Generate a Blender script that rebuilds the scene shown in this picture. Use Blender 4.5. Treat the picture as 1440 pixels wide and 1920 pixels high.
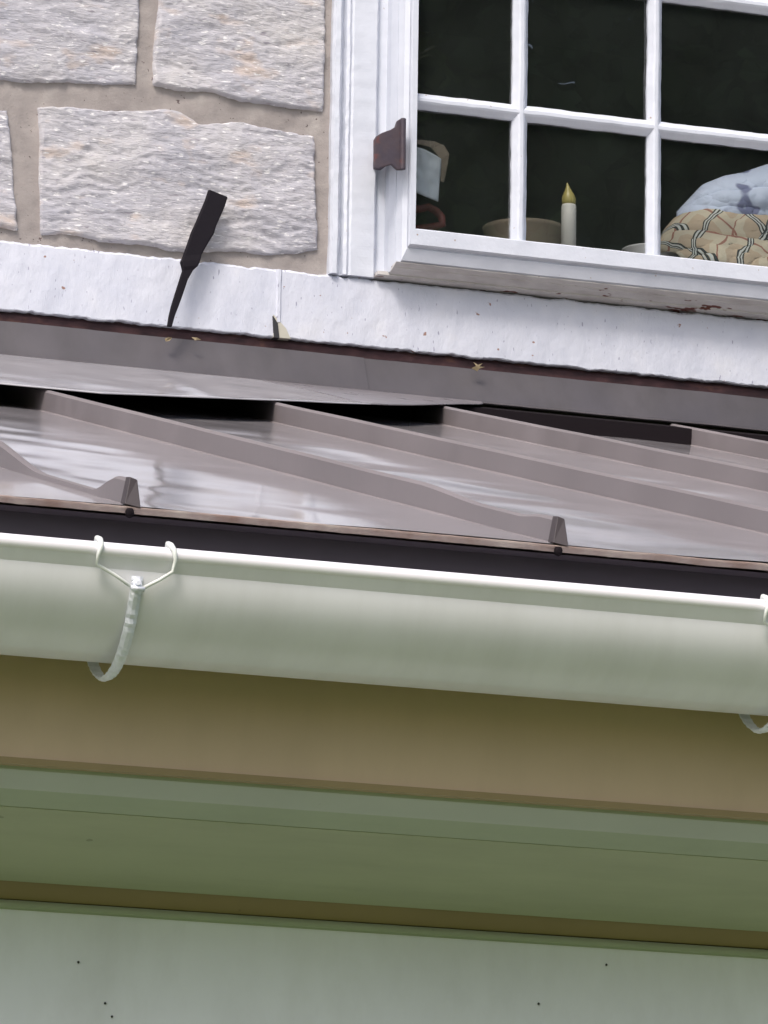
import bpy, bmesh, math, random
from mathutils import Vector, Matrix, noise
random.seed(7)
for o in list(bpy.data.objects): bpy.data.objects.remove(o, do_unlink=True)
SC = bpy.context.scene
COL = SC.collection
# ------------------------------------------------------------------ camera
F = 10489.76; YAW, PIT, ROL = 0.33634948626581357, 0.21850628708486508, -0.015324403452394787
TH = 0.2847547173984878                      # pitch of the lean-to roof
CAM = Vector((0, 0, 1.6))
fw = Vector((math.sin(YAW)*math.cos(PIT), math.cos(YAW)*math.cos(PIT), math.sin(PIT)))
rt = Vector((math.cos(YAW), -math.sin(YAW), 0)); dn = fw.cross(rt)
cr, sr = math.cos(ROL), math.sin(ROL)
RX = rt*cr+dn*sr; RY = dn*cr-rt*sr
cd = bpy.data.cameras.new('camera'); cam = bpy.data.objects.new('camera', cd); COL.objects.link(cam)
cd.sensor_fit = 'HORIZONTAL'; cd.sensor_width = 36; cd.lens = F/1440*36; cd.clip_start = .1; cd.clip_end = 3000
M = Matrix((RX, -RY, -fw)).transposed().to_4x4(); M.translation = CAM; cam.matrix_world = M
SC.camera = cam
def ray(x, y): return RX*((x-720)/F)+RY*((y-960)/F)+fw
def at(x, y, Y):                              # point of the photo that lies on the real plane y = Y
    r = ray(x, y); return CAM+r*(Y/r.y)
# ------------------------------------------------------------------ world, sun, exposure
SUN_EL, SUN_AZ = math.radians(52), math.radians(215)     # azimuth clockwise from +Y
w = bpy.data.worlds.new('World'); SC.world = w; w.use_nodes = True
nt = w.node_tree; bg = nt.nodes['Background']; sk = nt.nodes.new('ShaderNodeTexSky')
sk.sky_type = 'NISHITA'; sk.sun_disc = False; sk.sun_elevation = SUN_EL; sk.sun_rotation = SUN_AZ
sk.dust_density = 4; sk.air_density = 1.0; sk.ozone_density = 1
nt.links.new(sk.outputs[0], bg.inputs[0]); bg.inputs[1].default_value = .15
sl = bpy.data.lights.new('sun', 'SUN'); sl.energy = 1.6; sl.angle = math.radians(14); sl.color = (1, .95, .88)
so = bpy.data.objects.new('sun', sl); COL.objects.link(so)
sd = Vector((math.sin(SUN_AZ)*math.cos(SUN_EL), math.cos(SUN_AZ)*math.cos(SUN_EL), math.sin(SUN_EL)))
so.rotation_euler = sd.to_track_quat('Z', 'Y').to_euler()
SC.view_settings.view_transform = 'Standard'; SC.view_settings.look = 'None'
SC.view_settings.exposure = 0.42; SC.view_settings.gamma = 1
SC.render.engine = 'CYCLES'; SC.cycles.max_bounces = 10; SC.cycles.transparent_max_bounces = 16
SC.render.resolution_x = 768; SC.render.resolution_y = 1024
# ------------------------------------------------------------------ materials
def mat(name, col, rough=.6, spec=.5, metal=0, coat=0):
    m = bpy.data.materials.new(name); m.use_nodes = True
    b = m.node_tree.nodes['Principled BSDF']
    b.inputs['Base Color'].default_value = (*col, 1); b.inputs['Roughness'].default_value = rough
    b.inputs['Specular IOR Level'].default_value = spec; b.inputs['Metallic'].default_value = metal
    b.inputs['Coat Weight'].default_value = coat
    return m
def nodes(m): return m.node_tree, m.node_tree.nodes['Principled BSDF']
def coords(t, scale, kind='Object'):
    tc = t.nodes.new('ShaderNodeTexCoord'); mp = t.nodes.new('ShaderNodeMapping')
    mp.inputs['Scale'].default_value = scale; t.links.new(tc.outputs[kind], mp.inputs[0]); return mp.outputs[0]
def nz(t, vec, scale, detail=4, rough=.55, dist=0):
    n = t.nodes.new('ShaderNodeTexNoise'); n.inputs['Scale'].default_value = scale; n.inputs['Detail'].default_value = detail
    n.inputs['Roughness'].default_value = rough; n.inputs['Distortion'].default_value = dist
    t.links.new(vec, n.inputs['Vector']); return n.outputs[0]
def ramp(t, fac, stops):
    r = t.nodes.new('ShaderNodeValToRGB'); e = r.color_ramp.elements
    while len(e) < len(stops): e.new(.5)
    for k, (p, c) in enumerate(stops):
        e[k].position = p; e[k].color = (*c, 1) if len(c) == 3 else c
    t.links.new(fac, r.inputs[0]); return r.outputs[0]
def mix(t, fac, a, b, typ='MIX'):
    n = t.nodes.new('ShaderNodeMix'); n.data_type = 'RGBA'; n.blend_type = typ
    for s, v in ((0, fac), (6, a), (7, b)):
        if isinstance(v, (int, float)): n.inputs[s].default_value = v
        elif isinstance(v, tuple): n.inputs[s].default_value = (*v, 1)
        else: t.links.new(v, n.inputs[s])
    return n.outputs[2]
def bump(t, b, h, strength, dist):
    n = t.nodes.new('ShaderNodeBump'); n.inputs['Strength'].default_value = strength; n.inputs['Distance'].default_value = dist
    t.links.new(h, n.inputs['Height']); t.links.new(n.outputs[0], b.inputs['Normal']); return n
def chips(t, base, vec, scale, thr, col):
    f = nz(t, vec, scale, 3, .6)
    k = ramp(t, f, [(thr, (0, 0, 0)), (thr+.025, (1, 1, 1))])
    return mix(t, k, base, col)
MT = {}
# rock faced stone
m = mat('stone_face', (.5, .48, .5), .85, .3); t, b = nodes(m)
v = coords(t, (1, 1, 1)); vs = coords(t, (1, 1, 4.5))
c = ramp(t, nz(t, v, 9, 5), [(.3, (.40, .40, .455)), (.5, (.49, .48, .52)), (.72, (.56, .54, .545))])
c = mix(t, ramp(t, nz(t, coords(t, (1, 1, 2)), 11, 3), [(.57, (0, 0, 0)), (.68, (.75, .75, .75))]), c, (.58, .48, .42))
c = mix(t, ramp(t, nz(t, vs, 60, 3), [(.60, (0, 0, 0)), (.66, (1, 1, 1))]), c, (.78, .77, .78))
c = mix(t, ramp(t, nz(t, vs, 45, 3, .6, .4), [(.32, (1, 1, 1)), (.38, (0, 0, 0))]), c, (.36, .34, .38))
t.links.new(c, b.inputs['Base Color'])
bump(t, b, nz(t, vs, 70, 5, .6, .5), .55, .005); MT['stone'] = m
m = mat('mortar', (.42, .35, .31), .9, .2); t, b = nodes(m); v = coords(t, (1, 1, 1))
c = ramp(t, nz(t, v, 25, 6), [(.3, (.30, .27, .26)), (.6, (.37, .335, .32)), (.8, (.45, .415, .395))])
c = mix(t, ramp(t, nz(t, v, 160, 2), [(.70, (0, 0, 0)), (.73, (1, 1, 1))]), c, (.13, .1, .1))
t.links.new(c, b.inputs['Base Color']); bump(t, b, nz(t, v, 240, 4, .7), .5, .002); MT['mortar'] = m
# white paint on rough masonry
m = mat('masonry_paint', (.76, .77, .82), .6, .35); t, b = nodes(m); v = coords(t, (1, 1, 1)); vv = coords(t, (3, 1, 1))
c = ramp(t, nz(t, v, 14, 5), [(.3, (.57, .595, .69)), (.6, (.65, .67, .755)), (.8, (.71, .72, .775))])
c = mix(t, ramp(t, nz(t, vv, 85, 2, .4), [(.69, (0, 0, 0)), (.72, (1, 1, 1))]), c, (.36, .36, .46))
c = mix(t, ramp(t, nz(t, coords(t, (1, 1.3, 1.1)), 70, 2, .4), [(.725, (0, 0, 0)), (.75, (1, 1, 1))]), c, (.32, .2, .17))
t.links.new(c, b.inputs['Base Color'])
nb = t.nodes.new('ShaderNodeMath'); nb.operation = 'ADD'
t.links.new(nz(t, coords(t, (1.6, 1, 1)), 55, 5, .6), nb.inputs[0]); t.links.new(nz(t, v, 18, 3), nb.inputs[1])
bump(t, b, nb.outputs[0], .4, .0035); MT['masonry'] = m
# gloss paint on wood
m = mat('wood_paint', (.77, .79, .83), .38, .5); t, b = nodes(m); v = coords(t, (1, 1, 1))
c = ramp(t, nz(t, v, 20, 5), [(.3, (.60, .63, .71)), (.6, (.66, .69, .77))])
c = chips(t, c, v, 95, .72, (.38, .3, .26)); t.links.new(c, b.inputs['Base Color'])
bump(t, b, nz(t, v, 90, 5), .35, .002); MT['wood'] = m
m = mat('weathered_shaded_paint', (.60, .56, .53), .6, .3); t, b = nodes(m); v = coords(t, (1, 2, 3))
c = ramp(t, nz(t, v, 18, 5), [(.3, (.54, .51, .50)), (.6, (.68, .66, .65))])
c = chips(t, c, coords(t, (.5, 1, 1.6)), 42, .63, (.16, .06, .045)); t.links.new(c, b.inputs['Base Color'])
bump(t, b, nz(t, v, 60, 5), .5, .003); MT['worn_shade'] = m  # base tone carries the sash underside's shade; the chips are dirt
# roof metal: brown, fairly glossy factory paint
def roofmat(name, col, rough, sc=1):
    m = mat(name, col, rough, .5); t, b = nodes(m); v = coords(t, (1, 1, 1))
    c = ramp(t, nz(t, v, 6, 6), [(.3, tuple(x*.88 for x in col)), (.7, tuple(min(1, x*1.12) for x in col))])
    t.links.new(c, b.inputs['Base Color'])
    r = ramp(t, nz(t, v, 12, 5), [(.3, (rough*.8,)*3), (.7, (rough*1.25,)*3)]); t.links.new(r, b.inputs['Roughness'])
    return m
MT['roof'] = roofmat('roof_pan_metal', (.34, .32, .335), .08)
MT['seam'] = roofmat('roof_seam_metal', (.205, .182, .190), .45)
MT['flash'] = roofmat('flashing_metal', (.085, .077, .085), .42)
MT['gap_shade'] = mat('gap_shade_black', (.012, .009, .011), .9, .1)  # near-black painted for the shadow gap and the notches
MT['aprondark'] = roofmat('apron_dark_reflection', (.19, .175, .19), .3)  # darker copy of the apron metal, a dark reflection put into the colour
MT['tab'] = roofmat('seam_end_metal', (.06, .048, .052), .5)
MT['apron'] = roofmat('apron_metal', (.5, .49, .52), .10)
m = mat('drip_metal', (.045, .036, .045), .5); MT['drip'] = m
m = mat('rusty_hem', (.40, .27, .22), .6); t, b = nodes(m)
c = ramp(t, nz(t, coords(t, (1, 1, 1)), 26, 5), [(.3, (.26, .17, .14)), (.5, (.36, .28, .25)), (.72, (.50, .43, .38))])
t.links.new(c, b.inputs['Base Color']); MT['hem'] = m
m = mat('old_sealant', (.07, .03, .03), .8); t, b = nodes(m)
c = ramp(t, nz(t, coords(t, (1, 1, 3)), 30, 5), [(.35, (.03, .013, .017)), (.6, (.065, .028, .032)), (.78, (.15, .07, .05))])
t.links.new(c, b.inputs['Base Color']); MT['sealant'] = m
# enamelled half-round gutter and paints
def flatpaint(name, col, rough=.5, dirt=.06, spec=.4, sc=(1, 1, 1)):
    m = mat(name, col, rough, spec); t, b = nodes(m); v = coords(t, sc)
    c = ramp(t, nz(t, v, 5, 7, .6), [(.25, tuple(x*(1-dirt*1.6) for x in col)), (.75, tuple(min(1, x*(1+dirt)) for x in col))])
    c = mix(t, ramp(t, nz(t, coords(t, (1, 1.2, 1)), 55, 2, .3), [(.80, (0, 0, 0)), (.82, (1, 1, 1))]), c, tuple(x*.7 for x in col))
    t.links.new(c, b.inputs['Base Color']); bump(t, b, nz(t, v, 30, 4), .06, .002); return m
MT['gutter'] = flatpaint('gutter_enamel', (.80, .80, .83), .3, .03, .45)
MT['bead'] = flatpaint('gutter_bead_enamel', (.93, .90, .96), .15, .01, .9)
MT['fascia'] = flatpaint('fascia_metal', (.63, .48, .335), .55, .05)
MT['soffit'] = flatpaint('soffit_bounce_paint', (.45, .48, .33), .6, .05)  # green bounce off the lawn put into the paint colour
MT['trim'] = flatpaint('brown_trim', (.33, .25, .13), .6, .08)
MT['greytrim'] = flatpaint('grey_bounce_trim', (.50, .53, .48), .5, .05)  # front facet of the moulding, bounce light put into its grey-green
MT['bouncetrim'] = flatpaint('green_bounce_trim', (.41, .46, .33), .6, .06)  # darker facets, green bounce from below put into the colour
MT['panel'] = flatpaint('panel_paint', (.88, .90, .97), .5, .04)
m = mat('galvanised', (.55, .57, .62), .5, .5, .1); t, b = nodes(m)
c = ramp(t, nz(t, coords(t, (1, 1, 1)), 120, 4), [(.35, (.76, .78, .86)), (.65, (.84, .86, .94))]); t.links.new(c, b.inputs['Base Color'])
bump(t, b, nz(t, coords(t, (1, 1, 1)), 300, 3), .3, .001); MT['galv'] = m
m = mat('white_wire', (.75, .77, .74), .35); MT['wire'] = m
m = mat('black_iron', (.010, .008, .012), .7, .15); t, b = nodes(m); bump(t, b, nz(t, coords(t, (1, 1, 1)), 90, 4), .3, .002); MT['iron'] = m
m = mat('rusty_hinge', (.07, .05, .07), .6, .4); t, b = nodes(m)
c = ramp(t, nz(t, coords(t, (1, 1, 1)), 55, 5), [(.4, (.06, .048, .065)), (.6, (.075, .055, .065)), (.68, (.13, .05, .05)), (.72, (.08, .055, .065))])
t.links.new(c, b.inputs['Base Color']); bump(t, b, nz(t, coords(t, (1, 1, 1)), 90, 4), .4, .002); MT['hinge'] = m
# glass: clear pane, Fresnel reflection
m = bpy.data.materials.new('window_glass'); m.use_nodes = True; t = m.node_tree; t.nodes.remove(t.nodes['Principled BSDF'])
tr = t.nodes.new('ShaderNodeBsdfTransparent'); tr.inputs[0].default_value = (.82, .84, .84, 1)
gl = t.nodes.new('ShaderNodeBsdfGlossy'); gl.inputs['Roughness'].default_value = .005
fr = t.nodes.new('ShaderNodeFresnel'); fr.inputs[0].default_value = 2.1; ms = t.nodes.new('ShaderNodeMixShader')
bn = t.nodes.new('ShaderNodeBump'); bn.inputs['Strength'].default_value = .06; bn.inputs['Distance'].default_value = .004
t.links.new(nz(t, coords(t, (1, 1, 1)), 7, 2), bn.inputs['Height']); t.links.new(bn.outputs[0], gl.inputs['Normal'])
ge = t.nodes.new('ShaderNodeNewGeometry'); mr = t.nodes.new('ShaderNodeMapRange'); mr.inputs[3].default_value = 2.3; mr.inputs[4].default_value = 1/2.3
t.links.new(ge.outputs['Backfacing'], mr.inputs[0]); t.links.new(mr.outputs[0], fr.inputs[0])    # a thin pane reflects alike from both sides
t.links.new(fr.outputs[0], ms.inputs[0]); t.links.new(tr.outputs[0], ms.inputs[1]); t.links.new(gl.outputs[0], ms.inputs[2])
df = t.nodes.new('ShaderNodeBsdfDiffuse'); ad = t.nodes.new('ShaderNodeMixShader'); t.links.new(ms.outputs[0], ad.inputs[1]); t.links.new(df.outputs[0], ad.inputs[2])
df.inputs[0].default_value = (.40, .48, .44, 1)                       # diffuse haze painting the grey-green of reflected trees onto the pane
t.links.new(ramp(t, nz(t, coords(t, (1, 1, 1.0)), 6, 6, .65), [(.3, (.012, .012, .012)), (.75, (.038, .038, .038))]), ad.inputs[0])
t.links.new(ad.outputs[0], t.nodes['Material Output'].inputs[0]); MT['glass'] = m
MT['room'] = mat('room_wall', (.3, .28, .26), .9)
MT['sillwood'] = mat('inner_sill_wood', (.10, .07, .05), .5)
MT['wax'] = mat('white_wax', (.75, .73, .68), .5); MT['flame'] = mat('yellow_flame_plastic', (.50, .42, .13), .3)
MT['tan'] = mat('tan_wicker', (.25, .20, .15), .7); MT['red'] = mat('red_ribbon', (.22, .055, .045), .5)
MT['paleblue'] = mat('pale_blue_paper', (.72, .78, .84), .7); MT['rim'] = mat('white_china', (.75, .75, .78), .3)
m = mat('blue_cloth', (.62, .68, .86), .9); t, b = nodes(m); v = coords(t, (1, 1, 1))
f = nz(t, v, 15, 2); c = ramp(t, f, [(.50, (.66, .74, .93)), (.53, (.24, .26, .42)), (.60, (.22, .24, .40)), (.63, (.70, .76, .92))]); t.links.new(c, b.inputs['Base Color'])
bump(t, b, nz(t, v, 60, 4), .4, .003); MT['bluecloth'] = m
# plaid: woven bands of colour along two directions
m = mat('plaid_cloth', (.6, .45, .3), .9); t, b = nodes(m)
uv = t.nodes.new('ShaderNodeUVMap'); sp = t.nodes.new('ShaderNodeSeparateXYZ'); t.links.new(uv.outputs[0], sp.inputs[0])
def band(sock, off, width, per=1.0):
    a = t.nodes.new('ShaderNodeMath'); a.operation = 'ADD'; a.inputs[1].default_value = off; t.links.new(sock, a.inputs[0])
    p = t.nodes.new('ShaderNodeMath'); p.operation = 'PINGPONG'; p.inputs[1].default_value = per/2; t.links.new(a.outputs[0], p.inputs[0])
    l = t.nodes.new('ShaderNodeMath'); l.operation = 'LESS_THAN'; l.inputs[1].default_value = width/2; t.links.new(p.outputs[0], l.inputs[0])
    return l.outputs[0]
c = (.55, .44, .32)
for s in (0, 1):
    c = mix(t, band(sp.outputs[s], .5, .3), c, (.62, .55, .42))
for s in (0, 1):
    c = mix(t, band(sp.outputs[s], .5, .035), c, (.36, .17, .13))
for s in (0, 1):
    for o in (-.06, 0, .06): c = mix(t, band(sp.outputs[s], o, .026), c, (.035, .045, .05))
    for o in (-.03, .03): c = mix(t, band(sp.outputs[s], o, .026), c, (.62, .66, .64))
t.links.new(c, b.inputs['Base Color']); bump(t, b, nz(t, coords(t, (1, 1, 1)), 80, 4), .3, .003); MT['plaid'] = m
m = mat('lawn', (.09, .14, .05), .9, .2); t, b = nodes(m); v = coords(t, (1, 1, 1))
c = ramp(t, nz(t, v, .9, 8, .65), [(.3, (.056, .084, .022)), (.55, (.092, .128, .033)), (.75, (.13, .16, .045))]); t.links.new(c, b.inputs['Base Color']); MT['lawn'] = m
m = mat('leaf', (.06, .09, .035), .6, .3); t, b = nodes(m)
c = ramp(t, nz(t, coords(t, (1, 1, 1)), 1.2, 5), [(.3, (.12, .20, .08)), (.6, (.22, .31, .14)), (.8, (.34, .40, .2))]); c = mix(t, ramp(t, nz(t, coords(t, (1, 1, 1)), .55, 3), [(.44, (0, 0, 0)), (.58, (1, 1, 1))]), (.035, .045, .02), c); t.links.new(c, b.inputs['Base Color']); tl_ = t.nodes.new('ShaderNodeBsdfTranslucent'); t.links.new(c, tl_.inputs[0]); mx_ = t.nodes.new('ShaderNodeMixShader'); mx_.inputs[0].default_value = .45
t.links.new(b.outputs[0], mx_.inputs[1]); t.links.new(tl_.outputs[0], mx_.inputs[2]); t.links.new(mx_.outputs[0], t.nodes['Material Output'].inputs[0]); MT['leaf'] = m
m = mat('bark', (.12, .09, .07), .9); t, b = nodes(m); bump(t, b, nz(t, coords(t, (4, 4, 1)), 6, 5), .8, .03); MT['bark'] = m
MT['speck'] = mat('dark_speck', (.03, .03, .035), .7); MT['dryleaf'] = mat('dry_leaf', (.26, .205, .12), .7)
def streaks(m, amt, sc):
    t, b = nodes(m); lk = [l for l in t.links if l.to_socket == b.inputs['Base Color']][0]; src = lk.from_socket
    f = nz(t, coords(t, sc), 9, 6, .65); g = ramp(t, f, [(.42, (1, 1, 1)), (.75, (1-amt, 1-amt*1.02, 1-amt*1.15))])
    t.links.new(mix(t, 1.0, src, g, 'MULTIPLY'), b.inputs['Base Color'])
streaks(MT['gutter'], .09, (2.0, .5, .45)); streaks(MT['fascia'], .06, (2, 1, .5)); streaks(MT['soffit'], .12, (.4, 2.5, 1)); streaks(MT['panel'], .12, (1.2, 1, .5)); streaks(MT['flash'], .25, (1.5, 1, 1))
# ------------------------------------------------------------------ mesh helpers
def empty(name, loc, label, cat, group=None, kind=None):
    o = bpy.data.objects.new(name, None); COL.objects.link(o); o.location = loc; o.empty_display_size = .1
    o['label'] = label; o['category'] = cat
    if group: o['group'] = group
    if kind: o['kind'] = kind
    return o
class MB:
    def __init__(s): s.v = []; s.f = []; s.uv = None
    def add(s, vs, fs):
        k = len(s.v); s.v += [Vector(p) for p in vs]; s.f += [tuple(i+k for i in f) for f in fs]
    def box(s, a, b):
        x0, y0, z0 = a; x1, y1, z1 = b
        s.add([(x0, y0, z0), (x1, y0, z0), (x1, y1, z0), (x0, y1, z0), (x0, y0, z1), (x1, y0, z1), (x1, y1, z1), (x0, y1, z1)],
              [(0, 3, 2, 1), (4, 5, 6, 7), (0, 1, 5, 4), (1, 2, 6, 5), (2, 3, 7, 6), (3, 0, 4, 7)])
    def prismx(s, prof, x0, x1, n=1, jit=None, closed=True):      # profile (y, z) swept along x
        P = len(prof); base = len(s.v)
        for i in range(n+1):
            x = x0+(x1-x0)*i/n
            for j, (y, z) in enumerate(prof):
                d = jit(x, j) if jit else (0, 0)
                s.v.append(Vector((x, y+d[0], z+d[1])))
        for i in range(n):
            for j in range(P if closed else P-1):
                a = base+i*P+j; b_ = base+i*P+(j+1) % P
                s.f.append((a, a+P, b_+P, b_))
        if closed: s.f.append(tuple(base+j for j in range(P))); s.f.append(tuple(base+n*P+j for j in reversed(range(P))))
    def prismz(s, prof, z0, z1, n=1, jit=None):                    # profile (x, y) swept along z
        P = len(prof); base = len(s.v)
        for i in range(n+1):
            z = z0+(z1-z0)*i/n
            for j, (x, y) in enumerate(prof):
                d = jit(z, j) if jit else (0, 0)
                s.v.append(Vector((x+d[0], y+d[1], z)))
        for i in range(n):
            for j in range(P):
                a = base+i*P+j; b_ = base+i*P+(j+1) % P
                s.f.append((a, b_, b_+P, a+P))
        s.f.append(tuple(base+j for j in reversed(range(P)))); s.f.append(tuple(base+n*P+j for j in range(P)))
    def tube(s, pts, r, seg=10):
        pts = [Vector(p) for p in pts]; rs = r if isinstance(r, list) else [r]*len(pts); base = len(s.v); pu = None
        for i, p in enumerate(pts):
            d = (pts[min(i+1, len(pts)-1)]-pts[max(i-1, 0)]).normalized()
            u = pu-d*pu.dot(d) if pu else d.orthogonal()
            u.normalize(); pu = u; w_ = d.cross(u)
            for k in range(seg):
                a = 2*math.pi*k/seg; s.v.append(p+(u*math.cos(a)+w_*math.sin(a))*rs[i])
        for i in range(len(pts)-1):
            for k in range(seg):
                a = base+i*seg+k; b_ = base+i*seg+(k+1) % seg; s.f.append((a, b_, b_+seg, a+seg))
        s.f.append(tuple(base+k for k in reversed(range(seg)))); s.f.append(tuple(base+(len(pts)-1)*seg+k for k in range(seg)))
    def lathe(s, c, prof, seg=24):                                 # profile (r, z) round vertical axis at c
        base = len(s.v); P = len(prof)
        for k in range(seg):
            a = 2*math.pi*k/seg
            for r, z in prof: s.v.append(Vector((c[0]+r*math.cos(a), c[1]+r*math.sin(a), c[2]+z)))
        for k in range(seg):
            for j in range(P-1):
                a = base+k*P+j; b_ = base+((k+1) % seg)*P+j; s.f.append((a, b_, b_+1, a+1))
    def grid(s, fn, nu, nv):
        base = len(s.v)
        for j in range(nv+1):
            for i in range(nu+1): s.v.append(Vector(fn(i/nu, j/nv)))
        for j in range(nv):
            for i in range(nu):
                a = base+j*(nu+1)+i; s.f.append((a, a+1, a+nu+2, a+nu+1))
    def build(s, name, mt, parent=None, smooth=False, bevel=0, seg=2, fix=True):
        off = parent_world(parent) if parent else Vector((0, 0, 0))
        me = bpy.data.meshes.new(name); me.from_pydata([p-off for p in s.v], [], s.f)
        if fix:
            bm = bmesh.new(); bm.from_mesh(me); bmesh.ops.recalc_face_normals(bm, faces=bm.faces); bm.to_mesh(me); bm.free()
        if smooth:
            for p in me.polygons: p.use_smooth = True
        me.materials.append(MT[mt] if isinstance(mt, str) else mt)
        o = bpy.data.objects.new(name, me); COL.objects.link(o)
        if parent: o.parent = parent
        if bevel:
            md = o.modifiers.new('bevel', 'BEVEL'); md.width = bevel; md.segments = seg; md.limit_method = 'ANGLE'; md.angle_limit = math.radians(35)
        return o
def parent_world(o):
    p = Vector((0, 0, 0))
    while o: p += o.location; o = o.parent
    return p
def struct(o): o['kind'] = 'structure'; return o
def N(x, y=0, z=0): return noise.noise(Vector((x, y, z)))
# ------------------------------------------------------------------ ground
g = MB(); g.grid(lambda u, v: (-600+1200*u, -600+1200*v, 0), 12, 12); struct(g.build('lawn', 'lawn', fix=False))
g = MB(); g.grid(lambda u, v: (-2.5+9.5*u, 4.2+.675*v, .012), 8, 2); struct(g.build('bounce_strip', flatpaint('bounce_ground', (.10, .105, .08), .8, .15), fix=False))  # unseen ground strip, sized and toned for the bounce under the eave
# ------------------------------------------------------------------ stone house
YW = 7.42
house = empty('stone_house', (2.5, YW, 0), 'pale grey rock faced stone house wall with beige mortar, white band course and white window', 'house')
HX0, HX1, HZ1 = -1.6, 6.9, 6.2
WX0, WX1, WZ0, WZ1 = 2.5045, 3.80, 3.692, 4.64        # window opening outer edge
m_ = MB()       # core wall behind the joints, round the window opening
def core(x0, x1, z0, z1): m_.box((x0, 7.452, z0), (x1, 7.70, z1))
core(HX0, WX0+.02, 0, HZ1); core(WX1-.02, HX1, 0, HZ1); core(WX0+.02, WX1-.02, 0, WZ0+.001); core(WX0+.02, WX1-.02, WZ1-.02, HZ1)
m_.build('wall_core', 'mortar', house)
mo = MB()
def mortar_sheet(x0, x1, z0, z1, step):
    nu = max(2, int((x1-x0)/step)); nv = max(2, int((z1-z0)/step))
    mo.grid(lambda u, v: (x0+(x1-x0)*u, 7.4285+.004*N((x0+(x1-x0)*u)*14, 3, (z0+(z1-z0)*v)*14)+.001*N((x0+(x1-x0)*u)*70, 9, (z0+(z1-z0)*v)*70), z0+(z1-z0)*v), nu, nv)
mortar_sheet(1.9, WX0+.004, 3.66, 4.3, .004)
mortar_sheet(HX0, 1.9, 3.66, HZ1, .05); mortar_sheet(1.9, WX0+.004, 4.3, HZ1, .05)
mortar_sheet(WX0+.004, WX1-.004, WZ1, HZ1, .05); mortar_sheet(WX1-.004, HX1, 3.66, HZ1, .05)
mo.build('mortar_joint', 'mortar', house, smooth=True)
st = MB()
def pl(poly, u):                                   # point along a polyline, by length
    L = [0]
    for a, b in zip(poly, poly[1:]): L.append(L[-1]+(b-a).length)
    d = u*L[-1]
    for k in range(len(poly)-1):
        if d <= L[k+1] or k == len(poly)-2:
            return poly[k].lerp(poly[k+1], (d-L[k])/max(1e-9, L[k+1]-L[k]))
def stone(top, bot, left, right, step=.0026, seed=0, depth=.0175):
    T, B, Lf, Rt = [[at(x, y, YW) for x, y in q] if not isinstance(q[0], Vector) else q for q in (top, bot, left, right)]
    c00, c10, c01, c11 = T[0], T[-1], B[0], B[-1]
    W = (c10-c00).length; Hh = (c01-c00).length
    nu = max(6, int(W/step)); nv = max(5, int(Hh/step))
    def fn(u, v):
        p = pl(T, u)*(1-v)+pl(B, u)*v+pl(Lf, v)*(1-u)+pl(Rt, v)*u-(c00*(1-u)*(1-v)+c10*u*(1-v)+c01*(1-u)*v+c11*u*v)
        e = min(u*W, (1-u)*W, v*Hh, (1-v)*Hh)
        x, z = p.x, p.z
        e += .002*N(x*60+seed, 1, z*60); k = max(0, min(1, e/.006)); k = k*k*(3-2*k)
        h = .004*N(x*9+seed, 2, z*16)
        a = N(x*22+seed, 5, z*75+1.5*N(x*15, 4, z*15)); h += .0019*(1-2*abs(a))
        a = N(x*60+seed, 6, z*170+1.2*N(x*40, 4, z*30)); h += .0010*(1-2*abs(a))
        h += .0011*N(x*200, 7, z*330)
        # flaked ledges of split stone
        q = N(x*11+seed, 8, z*34+1.2*N(x*18, 4, z*9)); h += .0032*(math.floor(q*5)/5)
        edge_j = .0007*(N(x*120, seed, z*120)) if e < .006 else 0
        return (x+edge_j, 7.446-k*(depth+.006+h) if k > 0 else 7.446, z+edge_j)
    st.grid(fn, nu, nv)
stone([(-170, -110), (80, -105), (266, -98)], [(-170, 140), (0, 152), (60, 158), (130, 157), (200, 163), (262, 161)], [(-170, -110), (-170, 140)], [(266, -98), (270, 0), (265, 90), (262, 161)], seed=1)
stone([(298, -92), (450, -80), (618, -65)], [(284, 160), (340, 172), (400, 177), (450, 192), (510, 201), (560, 206), (614, 214)], [(298, -92), (295, 0), (286, 90), (284, 160)], [(618, -65), (616, 100), (614, 214)], seed=2)
stone([(-300, 182), (-100, 190), (20, 200)], [(-300, 405), (-100, 422), (40, 434)], [(-300, 182), (-300, 405)], [(20, 200), (30, 300), (40, 434)], seed=3)
stone([(68, 190), (130, 189), (200, 197), (262, 198), (300, 193), (342, 199), (372, 224), (455, 220), (520, 236), (597, 250)],
      [(74, 444), (140, 444), (200, 456), (280, 462), (330, 476), (450, 474), (500, 482), (560, 478), (603, 470)],
      [(68, 194), (72, 250), (70, 340), (74, 444)], [(597, 250), (597, 340), (603, 470)], seed=4)
def rstone(x0, x1, z0, z1, sd):
    V = Vector; stone([V((x0, YW, z1)), V((x1, YW, z1))], [V((x0, YW, z0)), V((x1, YW, z0))], [V((x0, YW, z1)), V((x0, YW, z0))], [V((x1, YW, z1)), V((x1, YW, z0))], .035, sd)
zA0, zA1 = at(100, -102, YW).z+.022, 0
z = zA0; row = 0
XL = at(-178, 0, YW).x
rows = [(3.722, 3.895), (3.925, 4.115)]
while z < HZ1-.1:
    rows.append((z, min(z+.19, HZ1))); z += .215
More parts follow.
